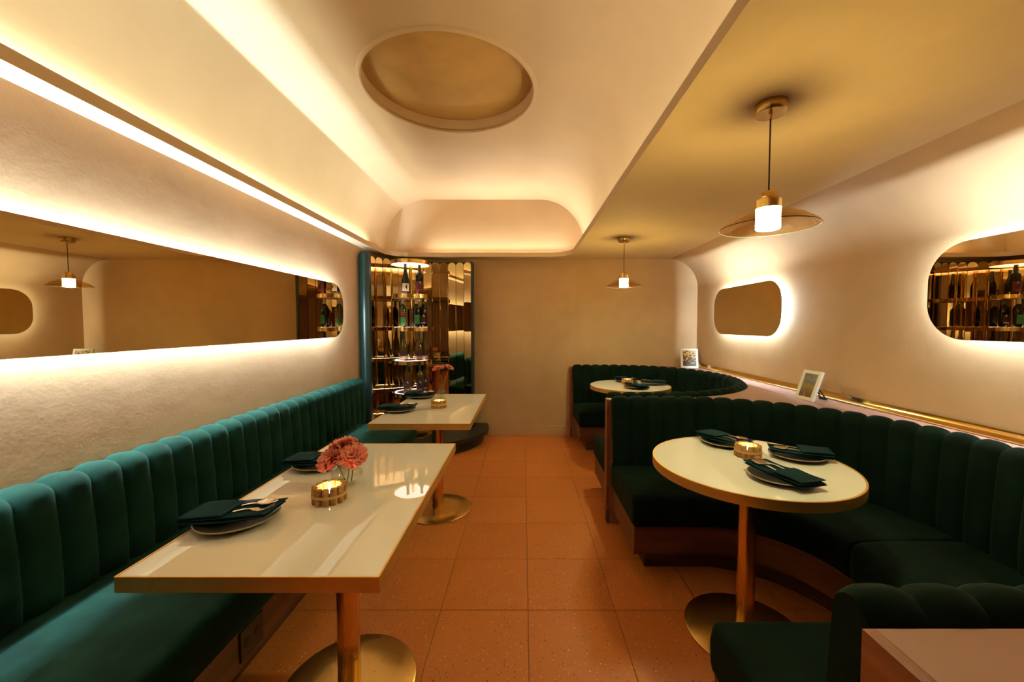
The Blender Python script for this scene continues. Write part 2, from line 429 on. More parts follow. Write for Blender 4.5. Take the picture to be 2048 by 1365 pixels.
# ------------------------------------------------------------------ the room
# floor slab and its tiles
fl = obj('floor', *box(XL - 0.1, XR + 0.1, YR - 0.1, YB + 0.1, -0.08, -0.004), 'grout'); tag(fl, kind='structure')
g = 0.0014
def tile_geo(a, b):
    c = 0.0015
    V = [(-a, -b, -0.01), (a, -b, -0.01), (a, b, -0.01), (-a, b, -0.01), (-a, -b, -c), (a, -b, -c), (a, b, -c), (-a, b, -c),
         (-a + c, -b + c, 0), (a - c, -b + c, 0), (a - c, b - c, 0), (-a + c, b - c, 0)]
    F = [(8, 9, 10, 11)]
    for k in (0, 4):
        for i in range(4):
            j = (i + 1) % 4
            F.append((k + i, k + j, k + 4 + j, k + 4 + i))
    return V, F
full = None
i0 = math.floor((XL - TX0) / TILE); i1 = math.ceil((XR - TX0) / TILE)
j0 = math.floor((YR - TY0) / TILE); j1 = math.ceil((YB - TY0) / TILE)
for i in range(i0, i1):
    for j in range(j0, j1):
        xa, xb = max(XL, TX0 + i * TILE + g), min(XR, TX0 + (i + 1) * TILE - g)
        ya, yb = max(YR, TY0 + j * TILE + g), min(YB, TY0 + (j + 1) * TILE - g)
        if xb - xa < 0.01 or yb - ya < 0.01: continue
        whole = abs(xb - xa - TILE + 2 * g) < 1e-6 and abs(yb - ya - TILE + 2 * g) < 1e-6
        if whole and full is not None:
            o = bpy.data.objects.new('tile', full); COL.objects.link(o); o.parent = fl
        else:
            o = obj('tile', *tile_geo((xb - xa) / 2, (yb - ya) / 2), 'terrazzo', fl)
            if whole: full = o.data
        o.location = ((xa + xb) / 2, (ya + yb) / 2, random.uniform(-0.0006, 0))

tag(obj('wall_left', *box(XL - 0.1, XL, YR - 0.1, YB, 0, ZC), 'plaster'), kind='structure')
tag(obj('wall_back', *box(XL - 0.1, XR + 0.1, YB, YB + 0.1, 0, ZC + 0.0), 'plaster'), kind='structure')
tag(obj('wall_rear', *box(XL - 0.1, XR + 0.1, YR - 0.1, YR, 0, ZC), 'plaster'), kind='structure')
# right wall with the plaster cove that runs over into the ceiling
RC = 0.34
prof = [(XR, 0.0), (XR, 0.9), (XR, ZC - RC)]
for k in range(1, 15):
    a = PI / 2 * k / 14
    prof.append((XR - RC + RC * cos(a), ZC - RC + RC * sin(a)))
back = [(XR + 0.1, ZC + 0.08), (XR + 0.1, 0.0)]
P = prof + [(prof[-1][0], ZC + 0.08)] + back
w = obj('wall_right', *loops([[(x, y, z) for x, z in P] for y in (YR - 0.1, 0.5, 2.5, YB)]), 'plaster', None, True)
tag(w, kind='structure')
# flat ceiling ring with the rounded tray opening, lip, trough and vault
cx, cy = (OX0 + OX1) / 2, (OY0 + OY1) / 2
inner, outer = rect_map(rrect(OX0, OX1, OY0, OY1, 0.25, 12), cx, cy, XL - 0.02, XR - RC, YR - 0.02, YB + 0.02)
lipo = rrect(OX0 - 0.014, OX1 + 0.014, OY0 - 0.014, OY1 + 0.014, 0.262, 12)
tro, tro2 = rect_map(lipo, cx, cy, VX0, VX1, VY0, VY1)
LZ = ZC + 0.047
Ls = [[(x, y, ZC) for x, y in outer], [(x, y, ZC) for x, y in inner], [(x, y, LZ) for x, y in inner], [(x, y, LZ) for x, y in lipo],
      [(x, y, ZC + 0.012) for x, y in tro], [(x, y, ZC + 0.012) for x, y in tro2]]
V1, F1 = loops(Ls)
# vault: side coves, top with the round opening, end lunettes
RV = 0.50
vp = [(VX0, ZC + 0.012)]
for k in range(0, 17):
    a = PI - PI / 2 * k / 16
    vp.append((VX0 + RV + RV * cos(a), ZV - RV + RV * sin(a)))
nl = len(vp)
vq = []
for k in range(0, 17):
    a = PI / 2 - PI / 2 * k / 16
    vq.append((VX1 - RV + RV * cos(a), ZV - RV + RV * sin(a)))
vq.append((VX1, ZC + 0.012))
ys = (VY0, 1.0, 3.0, VY1)
V2, F2 = loops([[(x, y, z) for x, z in vp] for y in ys], False)
V3, F3 = loops([[(x, y, z) for x, z in vq] for y in ys], False)
MC, MR = (-0.455, 2.53), 0.515
circ = [(MC[0] + MR * cos(2 * PI * i / 96), MC[1] + MR * sin(2 * PI * i / 96)) for i in range(96)]
ci, co = rect_map(circ, MC[0], MC[1], VX0 + RV, VX1 - RV, VY0, VY1)
V4, F4 = loops([[(x, y, ZV) for x, y in co], [(x, y, ZV) for x, y in ci], [(x, y, ZV + 0.078) for x, y in ci]])
endp = vp + vq
V5 = [(x, VY0, z) for x, z in endp] + [(x, VY1, z) for x, z in endp]
F5 = [tuple(range(len(endp))), tuple(range(2 * len(endp) - 1, len(endp) - 1, -1))]
ce = obj('ceiling', *merge((V1, F1), (V2, F2), (V3, F3), (V4, F4), (V5, F5)), 'plaster_ceiling', None, True)
tag(ce, kind='structure')
# round recess: inner disc and slightly proud ring
dp = [(0.0, ZV + 0.070), (MR * 0.5, ZV + 0.071), (MR * 0.9, ZV + 0.074), (MR + 0.002, ZV + 0.079)]
obj('medallion_disc', *lathe(dp[::-1], 96, MC[0], MC[1], 0, False), 'medallion', ce, 'all')
obj('medallion_ring', *lathe([(MR, ZV + 0.01), (MR, ZV - 0.010), (MR + 0.008, ZV - 0.014), (MR + 0.022, ZV - 0.010), (MR + 0.026, ZV + 0.002)], 96, MC[0], MC[1], 0, False), 'plaster_ceiling', ce, True)
bb = obj('baseboard_back', *bbox(-0.42, 0.56, YB - 0.014, YB, 0, 0.118, 0.004), 'plaster'); tag(bb, kind='structure')
# brass trim over the ledge along the right wall
bp = [(0, 0), (-0.03, 0), (-0.031, 0.006), (-0.024, 0.012), (-0.017, 0.022), (-0.013, 0.036), (-0.012, 0.042), (0, 0.042)]
tr = obj('trim_1', *merge(loops([[(XR + x, y, 0.831 + z) for x, z in bp] for y in (0.3, YB)]), ([(XR + x, 0.3, 0.831 + z) for x, z in bp], [tuple(range(len(bp)))])), 'brass_bright', None, True)
tag(tr, kind='structure')

# cove light tapes
def cove(name, pts, m, label, rise=0.0):
    """flat tape lying in the trough, light side up"""
    V, F = [], []
    for p in pts:
        V += [p[0], p[1]]
    for i in range(len(pts) - 1):
        F.append((2 * i, 2 * i + 1, 2 * i + 3, 2 * i + 2))
    z = ZC + 0.017
    top = [(x, y, z + (rise if i % 2 else 0.0)) for i, (x, y) in enumerate(V)]; bot = [(x, y, z - 0.004) for x, y in V]
    o = empty(name, (0, 0, 0)); tag(o, label, 'led strip')
    n = len(V)
    obj('light_face', top, F, m, o)
    ring = [2 * i for i in range(len(pts))] + [2 * i + 1 for i in range(len(pts) - 1, -1, -1)]
    VB = top + bot
    FB = [(ring[k], ring[(k + 1) % n], ring[(k + 1) % n] + n, ring[k] + n) for k in range(n)]
    FB += [tuple(q + n for q in f) for f in F]
    obj('tape', [(x, y, z_ - 0.0006) for x, y, z_ in VB], FB, 'tin', o)
    return o
cove('cove_light_strip', [((OX0 - 0.050, y), (OX0 - 0.038, y)) for y in (OY0 + 0.1, 2.0, OY1 - 0.42)], 'led_cove_l', 'yellow light strip hidden behind the left edge of the ceiling tray')
cove('cove_light_strip', [((OX1 + 0.06, y), (OX1 + 0.072, y)) for y in (OY0 + 0.1, 2.0, OY1 - 0.15)], 'led_cove_r', 'yellow light strip hidden behind the right edge of the ceiling tray')
cove('cove_light_strip', [((x, OY1 + 0.066), (x, OY1 + 0.078)) for x in (OX0 + 0.42, -0.5, OX1 - 0.02)], 'led_cove_b', 'yellow light strip hidden behind the far end of the ceiling tray', 0.014)

# ------------------------------------------------------------------ halo mirrors on the side walls
def wall_mirror(wall_x, sgn, y0, y1, z0, z1, label):
    """sgn: +1 when the room lies towards +X of the wall"""
    o = empty('wall_mirror', (wall_x, (y0 + y1) / 2, z0)); tag(o, label, 'mirror', 'backlit mirrors on the side walls')
    yc = (y0 + y1) / 2
    def out(off, inset, r):
        return [(sgn * off, y - yc, z - z0) for y, z in rrect(y0 + inset, y1 - inset, z0 + inset, z1 - inset, r, 14)]
    def solid(a, b, inset, r):
        A, B = out(a, inset, r), out(b, inset, r); n = len(A)
        V = A + B
        F = [(i, (i + 1) % n, n + (i + 1) % n, n + i) for i in range(n)] + [tuple(range(n)), tuple(range(2 * n - 1, n - 1, -1))]
        return V, F
    r = 0.175
    A = out(0.0495, 0.0, r)
    obj('glass', A, [tuple(range(len(A)))] if sgn < 0 else [tuple(range(len(A) - 1, -1, -1))], 'mirror', o)
    fix(obj('edge', *solid(0.044, 0.0490, 0.0, r), 'mirror_edge', o))
    fix(obj('backing', *solid(0.001, 0.0435, 0.085, r - 0.07), 'frame_white', o))
    A, B = out(0.004, 0.088, r - 0.073), out(0.022, 0.068, r - 0.053)   # tape tilted a little towards the wall
    obj('light_strip', *loops([A, B]), 'led_halo' if sgn > 0 else 'led_halo_r', o)
    return o
wall_mirror(XL, 1, 0.05, 3.49, 1.215, 1.665, 'long rounded backlit mirror on the wall above the straight banquette')
wall_mirror(XR, -1, 3.10, 4.19, 1.225, 1.68, 'short rounded backlit mirror nearest the far corner on the right wall')
wall_mirror(XR, -1, 0.86, 1.98, 1.25, 1.70, 'rounded backlit mirror cut by the right picture edge')

# ------------------------------------------------------------------ upholstery along a path
def straight_path(x, ya):
    """along the left wall, sitter side is +X; s runs towards +Y"""
    return lambda s, o: (x + o, ya + s)
def booth_path(x0, xc, yc, R, Rm):
    """U round (xc, yc) open to -X; starts at the far arm. s is measured at radius Rm"""
    a = xc - x0; arc = PI * Rm
    def f(s, o):
        if s <= a: return (x0 + s, yc + R - o)
        if s <= a + arc:
            t = PI / 2 - (s - a) / Rm
            return (xc + (R - o) * cos(t), yc + (R - o) * sin(t))
        return (xc - (s - a - arc), yc - R + o)
    return f, 2 * a + arc
def cushion_profile(T, zb, zt):
    pr = [(T, zb, 1, 0), (T + 0.004, zb + 0.10, 1, 0), (T, zb + 0.22, 1, 0)]
    r = 0.058
    c_o, c_z = T - 0.012 - r, zt - r
    for k in range(0, 7):
        a = PI / 2 * k / 6
        pr.append((c_o + r * cos(a), c_z + r * sin(a), cos(a), sin(a)))
    pr.append((0.035, zt - 0.004, -0.2, 0.98))
    pr.append((0.012, zt - 0.02, -0.6, 0.8))
    pr.append((0.002, zt - 0.05, -0.3, 0.0))
    return pr
def channel(f, s0, s1, pr, parent, m, puff, nu=8):
    V, F = [], []
    np_ = len(pr)
    for i in range(nu + 1):
        u = -1 + 2 * i / nu
        uu = math.copysign(abs(u) ** 0.75, u)
        d = puff * abs(uu) ** 3.5 + 0.3 * puff * uu * uu
        s = s0 + (s1 - s0) * (uu + 1) / 2
        for (o, z, no, nz) in pr:
            x, y = f(s, o - d * no)
            V.append((x, y, z - d * nz))
    for i in range(nu):
        for k in range(np_ - 1):
            F.append((i * np_ + k, (i + 1) * np_ + k, (i + 1) * np_ + k + 1, i * np_ + k + 1))
    F.append(tuple(range(np_ - 1, -1, -1))); F.append(tuple(nu * np_ + k for k in range(np_)))
    return obj('back_channel', V, F, m, parent, True)
def sweep(name, f, ss, pr, parent, m, round_ends=0.0, smooth=True):
    """closed profile pr [(o, z)] swept along s values; optionally with rounded ends"""
    V, F = [], []
    n = len(pr)
    mo = sum(p[0] for p in pr) / n; mz = sum(p[1] for p in pr) / n
    rows = []
    if round_ends > 0:
        s_a, s_b = ss[0], ss[-1]
        inn = [s for s in ss if s_a + round_ends < s < s_b - round_ends]
        for k in range(5):
            a = PI / 2 * k / 4
            rows.append((s_a + round_ends * (1 - sin(a)), round_ends * (1 - cos(a))))
        rows = [(s_a + round_ends * (1 - cos(PI / 2 * k / 4)), round_ends * (1 - sin(PI / 2 * k / 4))) for k in range(5)]
        rows += [(s, 0) for s in inn]
        rows += [(s_b - round_ends * (1 - cos(PI / 2 * k / 4)), round_ends * (1 - sin(PI / 2 * k / 4))) for k in range(4, -1, -1)]
    else:
        rows = [(s, 0) for s in ss]
    for s, ins in rows:
        for o, z in pr:
            do, dz = mo - o, mz - z
            oo = o + max(-ins, min(ins, do)); zz = z + max(-ins, min(ins, dz))
            x, y = f(s, oo); V.append((x, y, zz))
    for i in range(len(rows) - 1):
        for k in range(n):
            k2 = (k + 1) % n
            F.append((i * n + k, (i + 1) * n + k, (i + 1) * n + k2, i * n + k2))
    F.append(tuple(range(n - 1, -1, -1))); F.append(tuple((len(rows) - 1) * n + k for k in range(n)))
    return fix(obj(name, V, F, m, parent, smooth))
def seat_profile(o0, o1, z0, z1, r=0.04, crown=0.008):
    pr = [(o0, z0), (o1 - 0.012, z0), (o1, z0 + 0.015), (o1 + 0.006, (z0 + z1) / 2)]
    for k in range(6):
        a = PI / 2 * k / 5
        pr.append((o1 - r + r * cos(a), z1 - r + r * sin(a)))
    pr += [(o1 - 0.14, z1 + crown), (o0 + 0.12, z1 + crown), (o0, z1)]
    return pr
def srange(a, b, n): return [a + (b - a) * i / n for i in range(n + 1)]

# left banquette
lb = empty('straight_banquette', (0, 0, 0)); tag(lb, 'long straight banquette with channelled teal velvet back along the left wall', 'banquette')
YA, YE, YSE = -0.45, 3.72, 3.56
fL = straight_path(XL + 0.004, YA)
nch = 39; cw = (YE - YA) / nch
prL = cushion_profile(0.145, 0.40, 0.825)
for k in range(nch):
    channel(fL, k * cw, (k + 1) * cw, prL, lb, 'velvet', 0.015)
sweep('seat_cushion', fL, srange(0, YSE - YA, 30), seat_profile(0.03, 0.66, 0.268, ZS), lb, 'velvet', 0.03)
sweep('base', fL, [0, YSE - YA - 0.02], [(0.01, 0.105), (0.625, 0.105), (0.625, 0.268), (0.01, 0.268)], lb, 'wood', 0, False)
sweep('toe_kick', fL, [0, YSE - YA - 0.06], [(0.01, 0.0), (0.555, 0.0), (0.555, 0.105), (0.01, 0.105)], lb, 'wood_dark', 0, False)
ol = obj('power_outlet', *bbox(XL + 0.629, XL + 0.636, 1.35, 1.47, 0.13, 0.24, 0.002), 'outlet', lb)
for dy in (-0.028, 0.028):
    obj('socket', *lathe([(0.019, 0), (0.019, 0.0015), (0.015, 0.0025), (0.0, 0.0025)], 16), 'easel', ol, True).matrix_local = Matrix.Translation((XL + 0.636, 1.41 + dy, 0.185)) @ Matrix.Rotation(PI / 2, 4, 'Y')

# curved booths
BX0, BXC, BR = 0.57, 0.93, 0.985
def booth(yc, y_near, y_far, label):
    b = empty('curved_booth', (0, 0, 0)); tag(b, label, 'booth', 'curved velvet booths along the right wall')
    f, Lm = booth_path(BX0, BXC, yc, BR, 0.9)
    n = 34; cw = Lm / n
    pr = cushion_profile(0.115, 0.40, 0.863)
    for k in range(n): channel(f, k * cw, (k + 1) * cw, pr, b, 'velvet_shaded', 0.011)
    sp = seat_profile(0.03, 0.565, 0.262, ZS)
    ss = srange(0, Lm, 60)
    sweep('seat_cushion', f, ss[:31], sp, b, 'velvet_shaded', 0.022)
    sweep('seat_cushion', f, ss[30:], sp, b, 'velvet_shaded', 0.022)
    sb = srange(0.012, Lm - 0.012, 60)
    sweep('base', f, sb, [(0.01, 0.112), (0.545, 0.112), (0.545, 0.262), (0.01, 0.262)], b, 'wood', 0, True)
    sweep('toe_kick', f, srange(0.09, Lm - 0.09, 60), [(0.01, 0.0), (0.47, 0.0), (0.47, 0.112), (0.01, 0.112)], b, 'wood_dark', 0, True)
    # surround between the cushion backs and the wall / partitions
    pts = []
    for s in srange(0, Lm, 90):
        pts.append(f(s, 0.0))
    xw = XR - 0.001
    out = []
    for (x, y) in pts:
        if x <= BXC + 1e-6:
            out.append((x, y_far if y > yc else y_near)); continue
        dx, dy = x - BXC, y - yc
        t = (xw - BXC) / dx if dx > 1e-6 else 1e9
        if dy > 1e-9: t = min(t, (y_far - yc) / dy)
        if dy < -1e-9: t = min(t, (y_near - yc) / dy)
        out.append((BXC + dx * t, yc + dy * t))
    for corner in ((xw, y_far), (xw, y_near)):
        k = min(range(len(out)), key=lambda i: (out[i][0] - corner[0]) ** 2 + (out[i][1] - corner[1]) ** 2)
        out[k] = corner
    zt = 0.828
    Ls = [[(x, y, 0) for x, y in out], [(x, y, zt) for x, y in out], [(x, y, zt) for x, y in pts], [(x, y, 0) for x, y in pts]]
    V, F = loops(Ls, False)
    m_ = len(pts)
    F.append((0, m_, 2 * m_, 3 * m_)); F.append((m_ - 1, 4 * m_ - 1, 3 * m_ - 1, 2 * m_ - 1))
    fix(obj('ledge', V, F, 'ledge', b, True))
    return b
Y1, Y2 = 1.61, 3.64
YP = (Y1 + BR + Y2 - BR) / 2
b1 = booth(Y1, 0.36, YP - 0.0005, 'near curved booth of green velvet around the nearer round table')
b2 = booth(Y2, YP + 0.0005, YB - 0.001, 'far curved booth of green velvet in the far right corner')
def end_panel(parent, y0, y1, zb=0.0):
    # wooden end board with a mitred top and a small foot
    x0, x1 = BX0 - 0.022, BX0 - 0.0005
    V = [(x0, y0, 0.09), (x0, y1, 0.09), (x0, y1, 0.828), (x0, y0, 0.828), (x1, y0, 0.09), (x1, y1, 0.09), (x1, y1, 0.828), (x1, y0, 0.828), (x0 + 0.012, (y0 + y1) / 2, 0.834)]
    F = [(0, 3, 2, 1), (0, 1, 5, 4), (0, 4, 7, 3), (1, 2, 6, 5), (4, 5, 6, 7), (3, 8, 2), (2, 8, 6), (6, 8, 7), (7, 8, 3)]
    obj('end_panel', V, F, 'wood_end', parent)
    obj('end_foot', *box(x0 + 0.006, x1, y0 + 0.004, y1 - 0.004, 0, 0.09), 'wood_dark', parent)
end_panel(b1, Y1 + BR + 0.0, YP - 0.0008)
end_panel(b2, YP + 0.0008, Y2 - BR)
end_panel(b1, 0.36, Y1 - BR)
end_panel(b2, Y2 + BR, YB - 0.002)

# ------------------------------------------------------------------ tables
def rect_table(cx, cy, w, l, label):
    t = empty('dining_table', (cx, cy, 0)); tag(t, label, 'table', 'brass edged dining tables')
    a, b = w / 2, l / 2
    o1 = [(x, y) for x, y in rrect(-a, a, -b, b, 0.004, 2)]; i1 = [(x, y) for x, y in rrect(-a + 0.005, a - 0.005, -b + 0.005, b - 0.005, 0.003, 2)]
    fix(obj('brass_edge', *loops([[(x, y, ZT - 0.036) for x, y in i1], [(x, y, ZT - 0.036) for x, y in o1], [(x, y, ZT + 0.0012) for x, y in o1], [(x, y, ZT + 0.0012) for x, y in i1], [(x, y, ZT - 0.036) for x, y in i1]]), 'brass_edge', t, True))
    obj('glass_top', *prism(i1, ZT - 0.012, ZT), 'tabletop', t)
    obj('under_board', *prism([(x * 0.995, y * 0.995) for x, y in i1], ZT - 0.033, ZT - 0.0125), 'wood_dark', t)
    pedestal(t)
    return t
def pedestal(t, r=0.039, rb=0.235):
    obj('column', *lathe([(r, 0.016), (r, ZT - 0.040)], 32), 'brass_column', t, True)
    obj('column_flange', *lathe([(0.11, ZT - 0.040), (0.11, ZT - 0.036)], 24), 'brass', t, True)
    obj('base_disc', *lathe([(rb, 0.0), (rb, 0.007), (rb - 0.006, 0.011), (rb * 0.5, 0.015), (0.0, 0.016)], 56), 'brass_disc', t, True)
def round_table(cx, cy, r, label):
    t = empty('round_table', (cx, cy, 0)); tag(t, label, 'table', 'brass edged dining tables')
    obj('brass_edge', *lathe([(r - 0.007, ZT - 0.036), (r, ZT - 0.036), (r, ZT + 0.0), (r - 0.001, ZT + 0.0012), (r - 0.007, ZT + 0.0012), (r - 0.007, ZT - 0.036)], 72, cap=False), 'brass_edge', t, True)
    obj('glass_top', *lathe([(r - 0.007, ZT - 0.012), (r - 0.007, ZT)], 72), 'tabletop', t, True)
    obj('under_board', *lathe([(r - 0.02, ZT - 0.033), (r - 0.02, ZT - 0.0125)], 48), 'wood_dark', t, True)
    pedestal(t, 0.036, 0.24)
    return t
T1 = (-0.636, 1.405); T2 = (-0.612, 2.805); T3 = (0.95, 1.66); T4 = (1.02, 3.80)
rect_table(T1[0], T1[1], 0.611, 1.03, 'rectangular cream table with brass edge nearest the camera, holding a globe vase')
rect_table(T2[0], T2[1], 0.60, 1.00, 'rectangular cream table with brass edge by the wine display')
round_table(T3[0], T3[1], 0.385, 'round cream table with brass edge inside the near booth')
round_table(T4[0], T4[1], 0.375, 'round cream table with brass edge inside the far booth')

# ------------------------------------------------------------------ place settings
def strip(sections, th):
    """flat bar: sections (x, half width, z)"""
    V, F = [], []
    for x, hw, z in sections:
        V += [(x, -hw, z), (x, hw, z), (x, hw, z + th), (x, -hw, z + th)]
    n = len(sections)
    for i in range(n - 1):
        for k in range(4):
            k2 = (k + 1) % 4
            F.append((i * 4 + k, (i + 1) * 4 + k, (i + 1) * 4 + k2, i * 4 + k2))
    F.append((0, 1, 2, 3)); F.append(tuple((n - 1) * 4 + k for k in (3, 2, 1, 0)))
    return V, F
def soft_slab(x0, x1, y0, y1, z0, z1, nx=10, ny=6, wob=0.0015, seed=0, lift=0.0, skew=0.0):
    """a folded piece of cloth: rounded long edges, slightly wavy"""
    rnd = random.Random(seed); ph = [rnd.uniform(0, 6) for _ in range(4)]
    V, F = [], []
    h = (z1 - z0) / 2; zm = (z0 + z1) / 2
    ring = []
    m = 2 * ny + 6
    for i in range(nx + 1):
        t = i / nx; x = x0 + (x1 - x0) * t
        e = min(1.0, min(t, 1 - t) * nx * 0.8 + 0.35)
        for k in range(m):
            a = 2 * PI * k / m
            cyv = math.copysign(abs(cos(a)) ** 0.28, cos(a)); czv = math.copysign(abs(sin(a)) ** 0.8, sin(a))
            y = (y0 + y1) / 2 + (y1 - y0) / 2 * cyv + wob * sin(8 * t + ph[0])
            z = zm + h * e * czv + wob * sin(5 * t + ph[1] + 20 * y) + lift * t * t
            V.append((x + skew * y + wob * sin(30 * y + ph[2]), y, z))
    for i in range(nx):
        for k in range(m):
            k2 = (k + 1) % m
            F.append((i * m + k, (i + 1) * m + k, (i + 1) * m + k2, i * m + k2))
    F.append(tuple(range(m - 1, -1, -1))); F.append(tuple(nx * m + k for k in range(m)))
    return V, F
def make_plate():
    o = obj('plate', *lathe([(0.0, 0.0), (0.062, 0.0), (0.066, 0.002), (0.104, 0.013), (0.108, 0.0165), (0.1065, 0.019), (0.100, 0.0175), (0.066, 0.0075), (0.0, 0.0065)], 48, cap=False), 'plate', None, True)
    obj('rim', *lathe([(0.1082, 0.0162), (0.1078, 0.0186), (0.1062, 0.0196), (0.1048, 0.0188)], 48, cap=False), 'plate_rim', o, True)
    return o
def make_napkin(seed):
    o = empty('napkin')
    obj('lower_fold', *soft_slab(-0.128, 0.108, -0.056, 0.054, 0.0175, 0.0245, 14, 6, 0.0016, seed, 0.010, 0.12), 'napkin', o, 'all')
    obj('middle_fold', *soft_slab(-0.126, 0.112, -0.052, 0.055, 0.0250, 0.0315, 14, 6, 0.0016, seed + 1, 0.012, 0.16), 'napkin', o, 'all')
    obj('pocket_fold', *soft_slab(-0.124, -0.005, -0.054, 0.053, 0.0355, 0.0425, 8, 6, 0.0014, seed + 2, 0.001, 0.10), 'napkin', o, 'all')
    return o
def make_fork():
    V, F = strip([(-0.09, 0.010, 0.0330), (-0.05, 0.008, 0.0335), (0.0, 0.0045, 0.036), (0.025, 0.0038, 0.040), (0.042, 0.0045, 0.0395), (0.052, 0.010, 0.0370), (0.064, 0.0125, 0.0365)], 0.0022)
    parts = [(V, F)]
    for k in range(4):
        yk = -0.0108 + 0.0072 * k
        v, f = strip([(0.062, 0.0022, 0.0365), (0.080, 0.0020, 0.0385), (0.098, 0.0015, 0.0440), (0.108, 0.0007, 0.0490)], 0.0018)
        parts.append(([(x, y + yk, z) for x, y, z in v], f))
    return obj('fork', *merge(*parts), 'steel', None, True)
def make_spoon():
    V, F = strip([(-0.09, 0.010, 0.0330), (-0.05, 0.008, 0.0335), (0.0, 0.0045, 0.036), (0.025, 0.0038, 0.040), (0.044, 0.0045, 0.0400)], 0.0022)
    n, m = 20, 5
    v, f = [], []
    for top in (0, 1):
        for k in range(m + 1):
            r = k / m
            for i in range(n):
                a = 2 * PI * i / n
                x = 0.070 + r * 0.029 * cos(a); y = r * 0.019 * sin(a) * (1 - 0.12 * cos(a))
                v.append((x, y, 0.0375 + 0.0065 * r * r + (0.0016 if top else 0.0)))
    for top in (0, 1):
        b = top * (m + 1) * n
        for k in range(m):
            for i in range(n):
                j = (i + 1) % n
                f.append((b + k * n + i, b + k * n + j, b + (k + 1) * n + j, b + (k + 1) * n + i))
    b = (m + 1) * n
    for i in range(n):
        j = (i + 1) % n
        f.append((m * n + i, m * n + j, b + m * n + j, b + m * n + i))
    return obj('spoon', *merge((V, F), (v, f)), 'steel', None, True)
first = {}
def put(kind, maker, loc, rz, label, cat, group):
    o = maker() if kind not in first else copy_tree(first[kind])
    first.setdefault(kind, o)
    o.location = loc; o.rotation_euler = (0, 0, rz)
    tag(o, label, cat, group)
    return o
def setting(x, y, ang, where, seed):
    """ang: direction in which the cutlery heads point"""
    z = ZT + 0.0002
    put('plate', make_plate, (x, y, z), 0, 'dark stoneware plate under a napkin, ' + where, 'plate', 'stoneware plates')
    ca, sa = cos(ang), sin(ang)
    def at(dx, dy): return (x + dx * ca - dy * sa, y + dx * sa + dy * ca, z)
    put('napkin', lambda: make_napkin(3), at(-0.004, 0), ang, 'folded teal napkin pocket, ' + where, 'napkin', 'teal napkins')
    put('fork', make_fork, at(0.0, -0.018), ang + 0.10, 'steel fork tucked in a napkin, ' + where, 'fork', 'forks in napkins')
    put('spoon', make_spoon, at(0.0, 0.022), ang + 0.02, 'steel spoon tucked in a napkin, ' + where, 'spoon', 'spoons in napkins')
setting(-0.842, 1.155, 0.10, 'front setting on the nearest rectangular table', 1)
setting(-0.832, 1.62, 0.06, 'setting beside the globe vase on the nearest rectangular table', 2)
setting(-0.835, 2.66, 0.08, 'nearer setting on the table by the wine display', 3)
setting(-0.815, 3.16, 0.04, 'farther setting on the table by the wine display', 4)
for (tx, ty), nm, sc in ((T3, 'near booth', 1.0), (T4, 'far booth', 0.95)):
    setting(tx + 0.03 * sc, ty + 0.255 * sc, math.radians(-62), 'farthest setting on the round table in the ' + nm, 5)
    setting(tx + 0.245 * sc, ty + 0.06 * sc, math.radians(163), 'right setting on the round table in the ' + nm, 6)
    setting(tx + 0.012 * sc, ty - 0.185 * sc, math.radians(108), 'closest setting on the round table in the ' + nm, 7)

# ------------------------------------------------------------------ candles in cork rings
def make_cork_holder():
    o = empty('cork_candle_holder')
    n, R = 12, 0.043
    base = None
    for k in range(n):
        a = 2 * PI * k / n
        if base is None:
            c = obj('cork', *lathe([(0.0098, 0.0), (0.0110, 0.0015), (0.0114, 0.026), (0.0110, 0.0505), (0.0098, 0.052)], 12), 'cork', o, True); base = c.data
        else:
            c = bpy.data.objects.new('cork', base); COL.objects.link(c); c.parent = o
        c.location = (R * cos(a), R * sin(a), random.uniform(0, 0.0015)); c.rotation_euler = (0, 0, random.uniform(0, 6))
    V, F = lathe([(R + 0.0100, 0.022), (R + 0.0118, 0.023), (R + 0.0118, 0.031), (R + 0.0100, 0.032)], 48, cap=False, rib=lambda a, z: 0.018 * cos(12 * a))
    obj('raffia_band', V, F, 'twine', o, True)
    obj('inner_cup', *lathe([(0.0, 0.0), (R - 0.012, 0.0), (R - 0.0125, 0.02), (R - 0.0125, 0.049), (R - 0.0137, 0.049), (R - 0.0137, 0.003), (0.0, 0.003)], 32, cap=False), 'glass', o, True)
    return o
def make_candle():
    o = empty('tealight_candle')
    obj('tin', *lathe([(0.0, 0.0), (0.019, 0.0), (0.0195, 0.016), (0.0188, 0.016), (0.0185, 0.002), (0.0, 0.002)], 28, cap=False), 'tin', o, True)
    obj('wax', *lathe([(0.0182, 0.002), (0.0182, 0.0135), (0.012, 0.0125), (0.0, 0.0122)], 28), 'wax', o, True)
    obj('wick', *tube([(0, 0, 0.012), (0.0005, 0, 0.018), (0.001, 0.0004, 0.021)], 0.0007, 6), 'wick', o)
    obj('flame', *lathe([(0.0004, 0.0195), (0.0030, 0.0235), (0.0040, 0.0285), (0.0030, 0.0355), (0.0014, 0.0420), (0.0002, 0.0480)], 14), 'flame', o, 'all')
    return o
for (x, y, wh) in ((-0.640, 1.292, 'on the nearest rectangular table'), (-0.592, 2.765, 'on the table by the wine display'),
                   (T3[0] + 0.04, T3[1] + 0.075, 'on the round table in the near booth'), (T4[0] - 0.01, T4[1] + 0.06, 'on the round table in the far booth')):
    put('holder', make_cork_holder, (x, y, ZT + 0.0002), 0.2, 'ring of wine corks bound with raffia ' + wh, 'candle holder', 'cork candle holders')
    put('candle', make_candle, (x, y, ZT + 0.0034), 0, 'lit tealight inside the cork ring ' + wh, 'candle', 'lit tealights')

